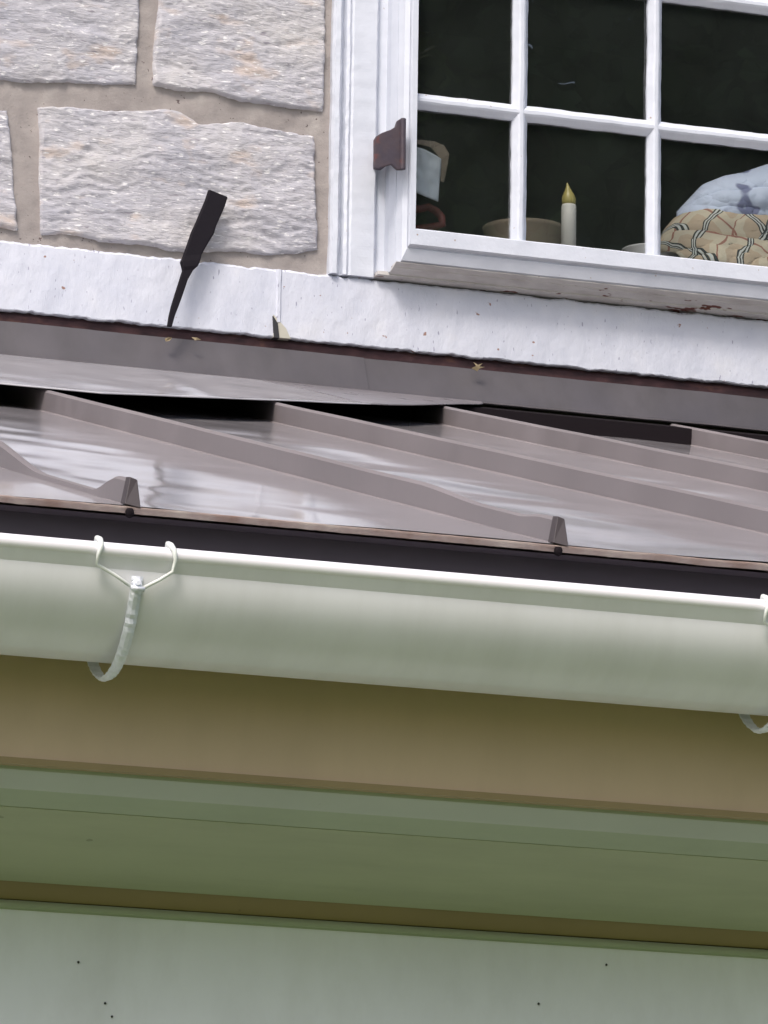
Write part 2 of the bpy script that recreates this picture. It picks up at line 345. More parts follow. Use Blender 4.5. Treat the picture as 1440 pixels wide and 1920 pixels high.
for (z0, z1) in rows:
    x = HX0+random.uniform(0, .2)
    fine = z0 < 4.0
    lim = (at(-312, 300, YW).x-.02 if z0 < 3.9 else XL-.02) if z0 < zA0-.01 else None
    while x < HX1-.1:
        wd = random.uniform(.26, .5); x1 = min(x+wd, HX1)
        segs = [(x, x1)]
        if lim is not None and x < WX0 :
            segs = [(x, min(x1, lim))] if x < lim-.08 else []
        out = []
        for a, b_ in segs:
            if z0 < WZ1 and b_ > WX0-.02 and a < WX1+.02:
                if a < WX0-.1: out.append((a, WX0-.018))
                if b_ > WX1+.1: out.append((WX1+.018, b_))
            else: out.append((a, b_))
        for a, b_ in out:
            if b_-a > .05: rstone(a, b_, z0, z1, random.randint(10, 999))
        x = x1+.026
st.build('rock_faced_stone', 'stone', house, smooth=True, fix=False)
# white painted band course with a joint; rough top and bottom edges
bc = MB(); ZB0, ZB1 = 3.5885, 3.690
def band_piece(x0, x1, fine=True):
    prof = [(7.50, ZB0+.004), (7.4215, ZB0), (7.4202, ZB0+.0015), (7.420, ZB0+.035), (7.420, ZB0+.07), (7.4205, ZB1-.004), (7.425, ZB1), (7.46, ZB1+.003)]
    def jit(x, j):
        e = .0022*N(x*28, j > 3, 5)+.0012*N(x*90, j > 3, 8)
        return (.0012*N(x*40, j*3, 1), (e if j in (0, 1, 2) else e*1.3 if j in (5, 6, 7) else 0)+(.0012*N(x*140, j, 2)))
    bc.prismx(prof, x0, x1, max(2, int((x1-x0)/(.003 if fine else .03))), jit)
XJ = at(521, 560, YW).x
band_piece(HX0, 1.9, False); band_piece(1.9, XJ-.001); band_piece(XJ+.004, 3.3); band_piece(3.3, HX1, False)
# raised bead of paint over the joint
bc.prismz([(XJ-.0035, 7.421), (XJ-.001, 7.4172), (XJ+.003, 7.4172), (XJ+.006, 7.421), (XJ+.002, 7.43)], ZB0+.022, ZB1-.001, 20, lambda z, j: (.0007*N(z*90, j), .0006*N(z*70, j, 3)))
bc.build('band_course', 'masonry', house, smooth=False)
c_ = MB(); p = [at(513, 590, 7.418), at(513, 632, 7.418), at(545, 635, 7.418), at(536, 615, 7.418)]
c_.add([*p, *[q+Vector((0, .02, 0)) for q in p]], [(0, 1, 2, 3), (4, 5, 6, 7), (0, 1, 5, 4), (1, 2, 6, 5), (2, 3, 7, 6), (3, 0, 4, 7)])
MT['chip'] = flatpaint('bare_chip', (.50, .48, .41), .8, .3); cc = c_.build('chip', 'chip', house); cc['label'] = 'bare chipped corner of the white band'
c_ = MB(); p = [at(512, 592, 7.4165), at(514, 632, 7.4165), at(524, 634, 7.4165), at(521, 606, 7.4165)]
c_.add([*p, *[q+Vector((0, .02, 0)) for q in p]], [(0, 1, 2, 3), (4, 5, 6, 7), (0, 1, 5, 4), (1, 2, 6, 5), (2, 3, 7, 6), (3, 0, 4, 7)])
c_.build('chip', 'speck', house)
# ------------------------------------------------------------------ window (part of the house)
win = empty('window', (0, 0, 0), '', ''); del win['label']; del win['category']; win.parent = house; win.location = (.3, 0, 3.7)
cas = MB()
cy = 7.415
# left casing: quirked bead, groove, flat board
P = [(WX0, 7.46), (WX0-.001, cy+.004), (WX0+.002, cy-.002), (WX0+.009, cy-.003), (WX0+.013, cy+.001), (WX0+.0145, cy+.009), (WX0+.018, cy+.009), (WX0+.0195, cy+.001), (WX0+.024, cy-.001), (WX0+.028, cy+.002), (WX0+.031, cy), (WX0+.066, cy), (WX0+.069, cy+.003), (WX0+.0695, 7.46)]
cas.prismz(P, WZ0-.001, WZ1, 260, lambda z, j: (.0007*N(z*70, j*.7, 3)+.0009*N(z*22, j*.5, 7), .0007*N(z*60, j*.6, 9)))
Pr = [(WX1-(x-WX0), y) for x, y in P]; cas.prismz(Pr, WZ0-.001, WZ1, 4)
cas.box((WX0+.0695, cy, WZ1-.07), (WX1-.0695, 7.46, WZ1))
cas.build('casing', 'wood', win, bevel=0)
# hollow behind the sash (jamb lining)
jl = MB()
jl.box((WX0+.0695, 7.435, WZ0+.012), (WX0+.085, 7.60, WZ1-.07)); jl.box((WX1-.085, 7.435, WZ0+.012), (WX1-.0695, 7.60, WZ1-.07)); jl.box((WX0+.085, 7.435, WZ1-.085), (WX1-.085, 7.60, WZ1-.07))
jl.build('jamb_lining', 'worn_shade', win)
# sash: mitred moulded frame standing proud of the casing
YS = 7.365
a = at(751, 490, YS+.012); SX0, SZ0 = a.x, a.z
fl = at(727, 512, 7.408); FX, FZ = fl.x-SX0, fl.z-SZ0               # splayed outer flank
inn = at(779, 440, YS); SI, SJ = inn.x, at(1100, 463.5, YS).z      # inner edge of the stile / rail
SX1, SZ1 = WX1-(SX0-WX0)-.01, WZ1-.10
LW, BW = SI-SX0, SJ-SZ0
def ring(pr, x0, x1, z0, z1, mb):                                   # pr: (inset x, inset z, y)
    P = len(pr); n = 130
    cs = [(x0, z0, 1, 1), (x1, z0, -1, 1), (x1, z1, -1, -1), (x0, z1, 1, -1)]
    for k in range(4):
        X, Z, sx, sz = cs[k]; X2, Z2, sx2, sz2 = cs[(k+1) % 4]
        b0 = len(mb.v)
        for i in range(n+1):
            q = i/n
            for j, (dx, dz, y) in enumerate(pr):
                p = Vector((X+sx*dx, y, Z+sz*dz)).lerp(Vector((X2+sx2*dx, y, Z2+sz2*dz)), q)
                p += Vector((0, .0005*N(p.x*25, j, p.z*25), .0005*N(p.x*30, j+9, p.z*30))); mb.v.append(p)
        for i in range(n):
            for j in range(P-1):
                a = b0+i*P+j; mb.f.append((a, a+1, a+P+1, a+P))
sash = MB()
def A_(u, y): return (u*LW, u*BW, y)
ring([(FX, FZ, 7.44), (FX, FZ, 7.408), (FX*.5, FZ*.5+.0008, 7.389), (FX*.44, FZ*.44, 7.3895), (0, 0, YS+.013), A_(.03, YS+.010), A_(.38, YS+.004), A_(.42, YS+.0055), A_(.46, YS), A_(.50, YS-.002), A_(.96, YS-.002), A_(1.0, YS), A_(1.0, 7.388), A_(.9, 7.43)], SX0, SX1, SZ0, SZ1, sash)
sash.build('sash', 'wood', win)
# weathered strip between the sash and the band course
un = MB(); zF = SZ0+FZ
un.prismx([(7.4075, zF+.002), (7.4075, zF-.003), (7.4115, zF-.0035), (7.4130, WZ0+.0015), (7.44, WZ0+.0005), (7.44, zF+.002)], WX0+.07, WX1-.07, 300, lambda x, j: (.0008*N(x*40, j), .0006*N(x*50, j, 3)))
un.build('sash_sill', 'worn_shade', win)
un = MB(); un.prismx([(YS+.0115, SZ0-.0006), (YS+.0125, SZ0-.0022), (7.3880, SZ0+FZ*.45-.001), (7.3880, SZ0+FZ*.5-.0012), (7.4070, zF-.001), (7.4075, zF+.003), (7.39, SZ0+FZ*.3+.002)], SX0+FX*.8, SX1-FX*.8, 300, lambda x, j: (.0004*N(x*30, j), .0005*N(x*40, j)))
un.build('sash_underside', 'worn_shade', win)  # overlay along the sash underside, its shade put into the darker colour
stp = MB(); stp.prismz([(WX0+.0715, 7.428), (SX0+FX+.001, 7.425), (SX0+FX+.001, 7.45), (WX0+.0715, 7.45)], WZ0+.004, WZ1-.07, 40, lambda z, j: (.0005*N(z*30, j), 0)); stp.build('stop', 'wood', win)
stp = MB(); stp.prismz([(SX1-FX-.001, 7.425), (WX1-.0715, 7.428), (WX1-.0715, 7.45), (SX1-FX-.001, 7.45)], WZ0+.004, WZ1-.07); stp.build('stop', 'wood', win)
# glazing bars
YG = 7.392
def vb(pxl, pxr, yref=300):
    x0 = at(pxl, yref, YG-.014).x; x1 = at(pxr, yref, YG-.014).x; return x0, x1
bars = [vb(963, 991), vb(1217, 1243)]
pitch = bars[1][0]-bars[0][0]; k = 1
while bars[-1][1]+pitch < SX1-LW-.05: bars.append((bars[-1][0]+pitch, bars[-1][1]+pitch))
zt0 = at(1100, 209, YG-.014).z; zt1 = at(1100, 238, YG-.014).z
hb = [(zt1, zt0)]; dz = zt1-SJ+.0
while hb[-1][1]+dz < SZ1-.08: hb.append((hb[-1][0]+dz+.024, hb[-1][1]+dz+.024))
for x0, x1 in bars:
    q = MB(); c = (x0+x1)/2; hw = (x1-x0)/2
    q.prismz([(c-hw, YG-.001), (c-hw, YG-.006), (c-hw*.45, YG-.014), (c-hw*.2, YG-.016), (c+hw*.2, YG-.016), (c+hw*.45, YG-.014), (c+hw, YG-.006), (c+hw, YG-.001)], SJ+.001, SZ1-BW-.001, 160, lambda z, j: (.0008*N(z*60, j*.6, x0*50)+.0008*N(z*17, 0, x0*30), 0))
    q.build('glazing_bar', 'wood', win)
for z0, z1 in hb:
    q = MB(); c = (z0+z1)/2; hw = (z1-z0)/2
    q.prismx([(YG-.001, c-hw), (YG-.006, c-hw), (YG-.0135, c-hw*.45), (YG-.0155, c-hw*.2), (YG-.0155, c+hw*.2), (YG-.0135, c+hw*.45), (YG-.006, c+hw), (YG-.001, c+hw)], SI+.001, SX1-LW-.001, 240, lambda x, j: (0, .0009*N(x*50, j*.6, z0*9)+.0008*N(x*15, 0, z0*20)))
    q.build('glazing_bar', 'wood', win)
xs = [SI-.004]+[(a+b)/2 for a, b in bars]+[SX1-LW+.004]; zs = [SJ-.004]+[(a+b)/2 for a, b in hb]+[SZ1-BW+.004]
for i in range(len(xs)-1):
    for j in range(len(zs)-1):
        q = MB(); tx, tz = random.uniform(-.0008, .0008), random.uniform(-.0008, .0008)
        q.add([(xs[i]+.001, YG+tx, zs[j]+.001), (xs[i+1]-.001, YG+tz, zs[j]+.001), (xs[i+1]-.001, YG+tx+tz, zs[j+1]-.001), (xs[i]+.001, YG, zs[j+1]-.001)], [(0, 1, 2, 3)])
        q.build('pane', 'glass', win, fix=False)
# hinge strap bent round the left stile
h = MB()
out = [(702, 262), (706, 255), (716, 249), (732, 243), (741, 238), (745, 226), (752, 222), (760, 222), (760, 316), (756, 318), (745, 318), (740, 313), (735, 308), (720, 312), (708, 317), (702, 314)]
Pf = [at(x, y, 7.352) for x, y in out]; Pb = [q+Vector((0, .006, 0)) for q in Pf]; n = len(out)
h.add(Pf+Pb, [tuple(range(n)), tuple(reversed(range(n, 2*n)))]+[(i, (i+1) % n, (i+1) % n+n, i+n) for i in range(n)])
h.tube([at(756, 222, 7.349), at(755, 318, 7.349)], .0042, 12)
h.box(tuple(at(706, 300, 7.40)+Vector((0, -.045, -.01))), tuple(at(722, 262, 7.40)+Vector((0, .018, 0))))
hg = h.build('hinge', 'hinge', win, bevel=.0012); hg['label'] = 'dark rusty iron hinge on the left of the sash'
# room behind
rm = MB()
rx0, rx1, ry0, ry1, rz0, rz1 = WX0-.9, WX1+.9, 7.70, 10.2, 2.9, 5.0
rm.add([(rx0, ry0, rz0), (rx1, ry0, rz0), (rx1, ry1, rz0), (rx0, ry1, rz0), (rx0, ry0, rz1), (rx1, ry0, rz1), (rx1, ry1, rz1), (rx0, ry1, rz1)],
       [(0, 1, 2, 3), (4, 5, 6, 7), (1, 2, 6, 5), (2, 3, 7, 6), (3, 0, 4, 7)])
rm.build('room', 'room', house, fix=False)
sb = MB(); ZI = 3.752; sb.box((WX0+.03, 7.43, WZ0+.0015), (WX1-.03, 7.86, ZI)); sb.build('inner_sill', 'sillwood', win, bevel=.003)
# the rest of the house: top coping so that the wall ends cleanly
q = MB(); q.prismx([(7.10, HZ1+.0), (7.10, HZ1+.14), (8.9, HZ1+.75), (10.8, HZ1+.14), (10.8, HZ1)], HX0-.2, HX1+.2); q.build('roof', 'flash', house)
q = MB(); q.box((HX0, 7.70, 0), (HX0+.25, 10.5, HZ1)); q.box((HX1-.25, 7.70, 0), (HX1, 10.5, HZ1)); q.box((HX0+.25, 10.25, 0), (HX1-.25, 10.5, HZ1)); q.build('side_wall', 'mortar', house)
# ------------------------------------------------------------------ lean-to extension
ext = empty('lean_to_extension', (2.4, 4.875, 0), 'single storey extension with brown standing seam metal roof and tan fascia against the stone house', 'extension')
EZ, EY = 2.667, 4.60; tt = math.tan(TH)
def rz(y): return EZ+(y-EY)*tt
EX0, EX1 = -1.5, 6.8
roof = empty('roof', (0, 0, 0), '', ''); del roof['label']; del roof['category']; roof.parent = ext; roof.location = (0, 0, 2.667)
seams = [1.370+.4115*k for k in range(-7, 13)]
fixed = {7: (1.370, 1.365), 8: (1.773, 1.795), 9: (2.190, 2.190), 10: (2.594, 2.594), 11: (3.0255, 3.026)}
SE = []
for k, x in enumerate(seams): SE.append(fixed.get(k, (x, x)))
def wob(x, y):                                        # oil canning of the thin sheet
    e = 1.0
    s = .0022*N(x*2.3, y*1.3, 3)+.0022*N(x*5.5+1, y*3.2, 5)+.0009*N(x*12, y*7, 8)
    # dents near the eave between the seams
    return s
pn = MB()
for k in range(len(SE)-1):
    (a0, a1), (b0, b1) = SE[k], SE[k+1]
    near = b0 > .9 and a0 < 3.6
    nu, nv = (40, 260) if near else (6, 30)
    def fn(u, v, a0=a0, a1=a1, b0=b0, b1=b1):
        y = EY+(7.44-EY)*v; x = (a0+(a1-a0)*v)*(1-u)+(b0+(b1-b0)*v)*u
        m = min(u, 1-u)*5; m = min(1, m)
        return (x, y, rz(y)+wob(x+k*3.1, y)*m)
    pn.grid(fn, nu, nv)
pn.build('metal_pan', 'roof', roof, smooth=True, fix=False)
def seamh(y, k):                                      # the ribs are beaten flat a hand's breadth before their raised ends
    lo = .26 if k == 7 else .74; d = y-EY; q1, q2, q3, q4 = (.045, .12, .28, .50) if k == 7 else (.05, .11, .20, .40)
    if d < q1: return .9
    if d < q2: f_ = (d-q1)/(q2-q1); f_ = f_*f_*(3-2*f_); return .9-(.9-lo)*f_
    if d < q3: return lo
    if d < q4: f_ = (d-q3)/(q4-q3); f_ = f_*f_*(3-2*f_); return lo+(1-lo)*f_
    return 1
for k, (a, b_) in enumerate(SE):
    if not (-1.4 < a < 6.7): continue
    q = MB(); n = 260; H = .0275; base = 0
    nd = Vector((0, -math.sin(TH), math.cos(TH)))
    pr = [(-.002, .0018), (0, .0030), (.0012, H*.90), (.0045, H), (.0075, H), (.0085, H*.97), (.010, 0)]
    for i in range(n+1):
        v_ = i/n; y = EY+.008+(7.40-EY-.008)*v_; x = a+(b_-a)*v_+.0014*N(y*2.2, k*7.7)+.0006*N(y*8, k)
        hs = seamh(y, k)
        for (dx, hh) in pr: q.v.append(Vector((x+dx, y, rz(y)))+nd*(hh*hs-.002+.0005*N(y*4, k)))
    Pn = len(pr)
    for i in range(n):
        for j in range(Pn-1): a_ = i*Pn+j; q.f.append((a_, a_+1, a_+Pn+1, a_+Pn))
    q.f.append(tuple(range(Pn))); q.f.append(tuple(n*Pn+j for j in reversed(range(Pn))))
    q.build('standing_seam', 'seam', roof)
    # folded end tab with the little notch below it
    q = MB(); e = Vector((a, EY, EZ))
    F1 = [(-.0030, -.0005, .001), (.0110, -.003, -.002), (.0085, .001, .0240), (.0018, .001, .0262)]
    F2 = [(-.0035, .012, .004), (.0125, .012, .004), (.0098, .012, .0270), (.0012, .012, .0285)]
    q.add([e+Vector(p_) for p_ in F1+F2], [(0, 1, 2, 3), (4, 5, 6, 7), (0, 1, 5, 4), (1, 2, 6, 5), (2, 3, 7, 6), (3, 0, 4, 7)])
    q.build('seam_end', 'tab', roof, bevel=.0006)
# hemmed eave edge (rusty) and dark drip edge below
hm = MB(); hm.prismx([(EY+.03, EZ+.006), (EY+.001, EZ-.0005), (EY-.0015, EZ-.0018), (EY-.001, EZ-.0032), (EY+.0025, EZ-.0065), (EY+.03, EZ-.003)], EX0, EX1, 1400, lambda x, j: (0, .0007*N(x*20, 3)+.0004*N(x*90, j)))
hm.build('eave_hem', 'hem', roof)
for a, b_ in SE:
    if -1.4 < a < 6.7:
        nb_ = MB(); nb_.lathe((a+.001, EY-.003, EZ-.0075), [(0, -.0045), (.0034, -.003), (.0042, .001), (.003, .004), (0, .0045)], 10)
        nb_.build('notch_shade', 'gap_shade', roof, smooth=True)  # black bead, the dark hollow of the notch put into its colour
de = MB(); de.prismx([(4.6245, EZ-.0085), (4.6245, 2.600), (4.6275, 2.600), (4.6275, EZ-.0085)], EX0, EX1); de.build('drip_edge', 'drip', roof)
ud = MB(); ud.prismx([(4.604, EZ-.0085), (4.632, EZ-.004), (7.43, rz(7.43)-.012), (7.43, rz(7.43)-.05), (4.632, EZ-.03), (4.6285, EZ-.03), (4.6285, EZ-.0088)], EX0, EX1); ud.build('roof_deck', 'drip', roof)
# fascia, soffit, trims, wall
ZF = 2.4364
fb = MB(); fb.prismx([(4.632, 2.635), (4.632, ZF+.004), (4.630, ZF+.003), (4.630, ZF), (4.650, ZF), (4.650, 2.635)], EX0, EX1); fb.build('fascia', 'fascia', ext)
fb = MB(); fb.prismx([(4.6285, ZF+.0045), (4.6285, ZF-.0012), (4.640, ZF-.0012), (4.640, ZF-.0002), (4.6302, ZF-.0002), (4.6302, ZF+.0045)], EX0, EX1)
fb.build('fascia_edge', 'trim', ext)
sf = MB()
def soff(y0, z0, y1, z1, name, mt, th=.02):
    q = MB(); q.prismx([(y0, z0), (y1, z1), (y1, z1+th), (y0, z0+th)], EX0, EX1, 40, lambda x, j: (0, .0006*N(x*1.7, y0*5))); q.build(name, mt, ext, fix=True)
XW = EX0+.12
YP = 4.875
def zp(py, y): return at(720, py, y).z
zA, zB, zC = zp(1530, 4.662), zp(1563, 4.712), zp(1698, 4.850)
zb1 = zp(1741, YP)
def strip(pts, name, mt, n=60):
    q = MB(); q.prismx([*pts, (pts[-1][0], ZF+.03), (pts[0][0], ZF+.03)], EX0, EX1, n, lambda x, j: (0, .0005*N(x*1.7, pts[0][0]*5))); return q.build(name, mt, ext)
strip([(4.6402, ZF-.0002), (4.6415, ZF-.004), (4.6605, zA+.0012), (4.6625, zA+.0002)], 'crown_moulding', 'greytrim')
strip([(4.6628, zA+.0022), (4.690, zA-.004), (4.7115, zB+.0005)], 'crown_moulding', 'bouncetrim')
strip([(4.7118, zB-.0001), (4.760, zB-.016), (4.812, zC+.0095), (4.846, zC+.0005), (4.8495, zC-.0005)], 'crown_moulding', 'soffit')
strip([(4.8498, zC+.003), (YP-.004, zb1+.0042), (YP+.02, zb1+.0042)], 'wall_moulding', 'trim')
q = MB(); q.prismx([(YP-.003, zb1+.0035), (YP-.006, zb1), (YP-.006, zb1-.004), (YP-.0005, zb1-.005), (YP+.02, zb1-.005), (YP+.02, zb1+.0035)], EX0, EX1); q.build('wall_moulding', 'bouncetrim', ext, bevel=.001)
q = MB(); q.grid(lambda u, v: (EX0+.1+(EX1-EX0-.2)*u, YP+.002*N(u*9, v*4), (zb1-.0035)*v), 60, 30)
q.box((EX0+.1, YP+.02, 0), (EX1-.1, YP+.12, zb1-.004)); q.build('wall', 'panel', ext, fix=False)
for xa, xb in ((EX0+.1, EX0+.2), (EX1-.2, EX1-.1)):
    q = MB(); q.prismz([(xa, YP+.12), (xb, YP+.12), (xb, 7.45), (xa, 7.45)], 0, ZF+.012); q.build('side_wall', 'panel', ext)
    q = MB(); q.add([(x_, y_, z_) for x_ in (xa, xb) for (y_, z_) in ((4.66, ZF+.012), (7.42, ZF+.012), (7.42, rz(7.42)-.06), (4.66, EZ-.04))],
        [(0, 1, 2, 3), (4, 5, 6, 7), (0, 1, 5, 4), (1, 2, 6, 5), (2, 3, 7, 6), (3, 0, 4, 7)]); q.build('gable_end', 'panel', ext)
for (x, y) in ((147, 1804), (197, 1881), (210, 1906), (1010, 1882), (1137, 1809)):
    c = at(x, y, YP-.001); q = MB(); q.lathe(tuple(c), [(0, -.0013), (.0011, -.0006), (.0011, .0006), (0, .0013)], 8); q.build('dirt_speck', 'speck', ext, smooth=True)
# upstand flashing against the house wall, two lengths, and the splayed apron sheet on the seams
XL1 = at(692, 680, 7.40).x
def upstand(x0, x1, off, name='wall_flashing'):
    q = MB(); zt = ZB0-.015
    q.prismx([(7.432, zt), (7.4275-off, zt-.001), (7.403-off, 3.5185), (7.3965-off, 3.5150), (7.3985-off, 3.5135), (7.4055-off, 3.5165), (7.4315, zt-.006)], x0, x1, max(3, int((x1-x0)/.02)), lambda x, j: (.0008*N(x*7, 2), .0012*N(x*6, 1)+.0005*N(x*40, 2)))
    o = q.build(name, 'flash', roof); return o
upstand(EX0, XL1, .004); upstand(XL1-.05, EX1, .0)
q = MB(); q.prismx([(7.436, 3.566), (7.4295, 3.569), (7.428, 3.583), (7.436, 3.5925)], EX0, EX1, 900, lambda x, j: (.001*N(x*50, j), .0025*N(x*40, j)))
q.build('sealant_line', 'sealant', roof)
# apron: lower edge runs diagonally over the seam tops
edge = [(-1.5, 6.30), (1.0, 6.30), (1.73, 6.362), (1.86, 6.37), (2.15, 6.66), (2.425, 6.94), (2.706, 7.330), (2.735, 7.396)]
def ey(x):
    for (xa, ya), (xb, yb) in zip(edge, edge[1:]):
        if x <= xb: return ya+(yb-ya)*(x-xa)/(xb-xa)
    return edge[-1][1]
nx, ny = 300, 40; AX0, AX1 = 0.2, 2.735
def afn(u, v):
    x = AX0+(AX1-AX0)*u; y0 = ey(x); y = y0+(7.399-y0)*v
    zr = rz(y0)+.0285; z1 = 3.5165
    z = zr+(z1-zr)*v
    d = min(1, v*6)
    # folds pressed into the sheet
    z += .0035*d*(1-v)*N(x*4.5+y*3, y*1.4, 2)+.0012*d*N(x*12+y*4, y*2, 5)*(1-v)
    z += .0012*(1-d)*N(x*7, 4)
    fx = x-(2.06+.20*(y-6.6)); z += .006*math.exp(-(fx/.022)**2)*d*(1-v)-.005*math.exp(-((fx-.05)/.022)**2)*d*(1-v)
    return (x, y, z)
for AX0, AX1, mt_ in ((.2, 2.395, 'apron'), (2.3955, 2.735, 'aprondark')):  # one sheet in two tones, pale and dark reflections put into the colour
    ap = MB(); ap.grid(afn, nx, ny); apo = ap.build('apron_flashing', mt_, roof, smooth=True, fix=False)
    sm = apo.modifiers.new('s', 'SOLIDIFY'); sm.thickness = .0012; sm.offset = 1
# black blocks between the seams, the flashing's shadow gap put into their colour
for k in range(len(SE)-1):
    xa, xb = SE[k][1]+.010, SE[k+1][1]+.001
    if xa < -1.4 or xb > 6.75: continue
    q = MB(); q.prismx([(7.31, rz(7.31)-.004), (7.31, rz(7.31)+.0245), (7.40, rz(7.40)+.0235), (7.42, rz(7.40)+.0235), (7.42, rz(7.42)-.004)], xa, xb); q.build('gap_shade_block', 'gap_shade', roof)
q = MB(); q.box((EX0, 7.425, 3.46), (EX1, 7.4285, 3.5135)); q.build('gap_shade', 'drip', roof)  # dark strip painted where the gap under the flashing lies in shade
# ------------------------------------------------------------------ gutter
gut = empty('rain_gutter', (1.6, 4.55, 2.51), 'pale half round rain gutter with bright white bead under the brown roof edge', 'gutter')
GR, GY, GZ = .0765, 4.5525, 2.5935
gp = []
for i in range(49):
    a = math.pi*i/48; rr = GR+(.0007 if i == 20 else 0); gp.append((GY-rr*math.cos(a), GZ-rr*math.sin(a)))
gp = [(4.4775, 2.5995)]+gp+[(GY+GR, 2.607)]
inner = [(GY+(y-GY)*.978, GZ+(z-GZ)*.978 if z < GZ else z) for y, z in reversed(gp)]
q = MB(); q.prismx(gp+inner, EX0-.02, EX1+.02, 60, lambda x, j: (0, .0009*N(x*1.1, 3))); o = q.build('trough', 'gutter', gut, smooth=True)
bd = MB(); base = [(4.4750+.0075*math.cos(2*math.pi*k/20), 2.5975+.0070*math.sin(2*math.pi*k/20)) for k in range(20)]
bd.prismx(base, EX0-.02, EX1+.02, 60, lambda x, j: (0, .0009*N(x*1.1, 3))); bd.build('bead', 'bead', gut, smooth=True)
q = MB(); q.prismx([(4.4690, 2.5940), (4.4772, 2.5815), (4.4790, 2.5940)], EX0-.02, EX1+.02); q.build('lip_return', 'gutter', gut)
for (x, y) in ((120, 1063), (122, 1082), (1096, 1194)):
    c = at(x, y, 4.483 if y < 1150 else 4.492); q = MB(); q.lathe(tuple(c), [(0, -.0012), (.0012, -.0006), (.0012, .0006), (0, .0012)], 8); q.build('dirt_speck', 'speck', gut, smooth=True)
def bracket(cx, label):
    t_ = bpy.data.objects.new('gutter_bracket', None); COL.objects.link(t_); t_.parent = gut; t_.location = (cx-1.6, 0, 0); t_['label'] = label; return t_
bx = at(258, 1095, 4.475).x
def make_bracket():
    t_ = bracket(bx, 'galvanised strap bracket under the left of the gutter')
    s_ = MB(); n = 60; hw = .0050
    pts = []
    for i in range(n+1):
        a = math.radians(12+(168-12)*i/n)
        drop = .0125*math.sin(max(0, a-.55)*math.pi/(math.pi-.55))**1.0 if a > .55 else 0
        r = GR+.0018+.0005*math.sin(i*2.4)
        pts.append((GY-r*math.cos(a), GZ-r*math.sin(a)-drop, (math.cos(a), math.sin(a))))
    pts.append((4.6295, 2.57, (-1, .2)))
    for i, (y, z, nn) in enumerate(pts):
        rib = .0009*(i % 2)
        for (dx, dn_) in ((-hw, 0), (-hw*.35, .0012+rib), (hw*.35, .0012+rib), (hw, 0), (hw, -.0012), (-hw, -.0012)):
            s_.v.append(Vector((bx+dx, y-nn[0]*dn_, z-nn[1]*dn_)))
    for i in range(len(pts)-1):
        for j in range(6): a = i*6+j; b_ = i*6+(j+1) % 6; s_.f.append((a, b_, b_+6, a+6))
    s_.build('strap', 'galv', t_)
    y0 = 4.4745
    P0 = at(258, 1100, y0-.004)
    for pts in ([(187, 1012), (190, 1022), (184, 1040), (181, 1058), (215, 1078), (252, 1104)], [(320, 1023), (327, 1032), (329, 1050), (324, 1072), (298, 1088), (268, 1103)]):
        Y = [4.470, 4.4655, 4.4655, 4.470, 4.4725, 4.4705]
        v_ = [at(x, y, Y[i]) for i, (x, y) in enumerate(pts)]
        v_ = [v_[0]+Vector((0, .012, -.004)), v_[0]+Vector((0, .006, .0025))]+v_
        w_ = MB(); w_.tube(v_, [.0020, .0030, .0030, .0024, .0017, .0016, .0016, .0016], 10); w_.build('wire_clip', 'wire', t_, smooth=True)
    k_ = MB(); c = at(258, 1094, 4.4665); ax = Vector((0, -1, .1)).normalized()
    k_.tube([c+Vector((0, .006, 0)), c], .0046, 6); k_.tube([c+Vector((0, 0, 0)), c-Vector((0, .0025, 0))], .0024, 12)
    k_.build('nut', 'galv', t_, bevel=.0005)
    c = at(258, 1104, 4.4665); k_ = MB(); k_.tube([c+Vector((-.006, 0, .0006)), c+Vector((.006, 0, 0))], .0022, 10); k_.build('hook', 'galv', t_, smooth=True)
    return t_
br = make_bracket()
dxb = at(1437, 1125, 4.47).x-at(187, 1012, 4.47).x
for k, lb in ((1, 'galvanised strap bracket at the right end of the view'), (-1, None), (2, None)):
    c = br.copy(); COL.objects.link(c); c.location = br.location+Vector((dxb*k, 0, 0))
    if lb: c['label'] = lb
    elif 'label' in c: del c['label']
    for ch in list(br.children):
        d = ch.copy(); COL.objects.link(d); d.parent = c
# ------------------------------------------------------------------ black iron tool leaning on the band
ch = MB()
# outline in the photo, laid on a plane leaning back on the band
def lean(x, y):                                     # foot stands off the wall, top touches the stone
    f_ = (612-y)/(612-358); return at(x, y, 7.383+.016*f_)
tool = empty('chisel', tuple(lean(318, 612)), 'black iron chisel-like tool leaning upright against the white band and stone', 'tool')
outl = [(390, 356, 427, 371), (383, 377, 421, 389), (367, 415, 406, 423), (357, 437, 401, 439), (352, 452, 391, 455), (342, 481, 378, 478), (337, 492, 376, 488), (340, 502, 371, 499), (341, 508, 362, 507), (334, 530, 352, 525), (327, 552, 343, 552), (320, 575, 335, 574), (316, 592, 328, 592), (313, 612, 322, 613)]
for i, (xl, yl, xr, yr) in enumerate(outl):
    A, B_ = lean(xl, yl), lean(xr, yr); th_ = .009 if i < 6 else .011 if i < 8 else .008-.0005*(i-8)
    e = (B_-A)*.06
    ch.v += [A+Vector((0, 0, 0)), A+e-Vector((0, th_*.45, 0)), B_-e-Vector((0, th_*.45, 0)), B_, B_-e+Vector((0, th_*.45, 0)), A+e+Vector((0, th_*.45, 0))]
for i in range(len(outl)-1):
    for j in range(6): a = i*6+j; b_ = i*6+(j+1) % 6; ch.f.append((a, b_, b_+6, a+6))
ch.f.append(tuple(range(6))); ch.f.append(tuple(len(ch.v)-6+j for j in reversed(range(6))))
ch.build('blade', 'iron', tool, bevel=.0008)
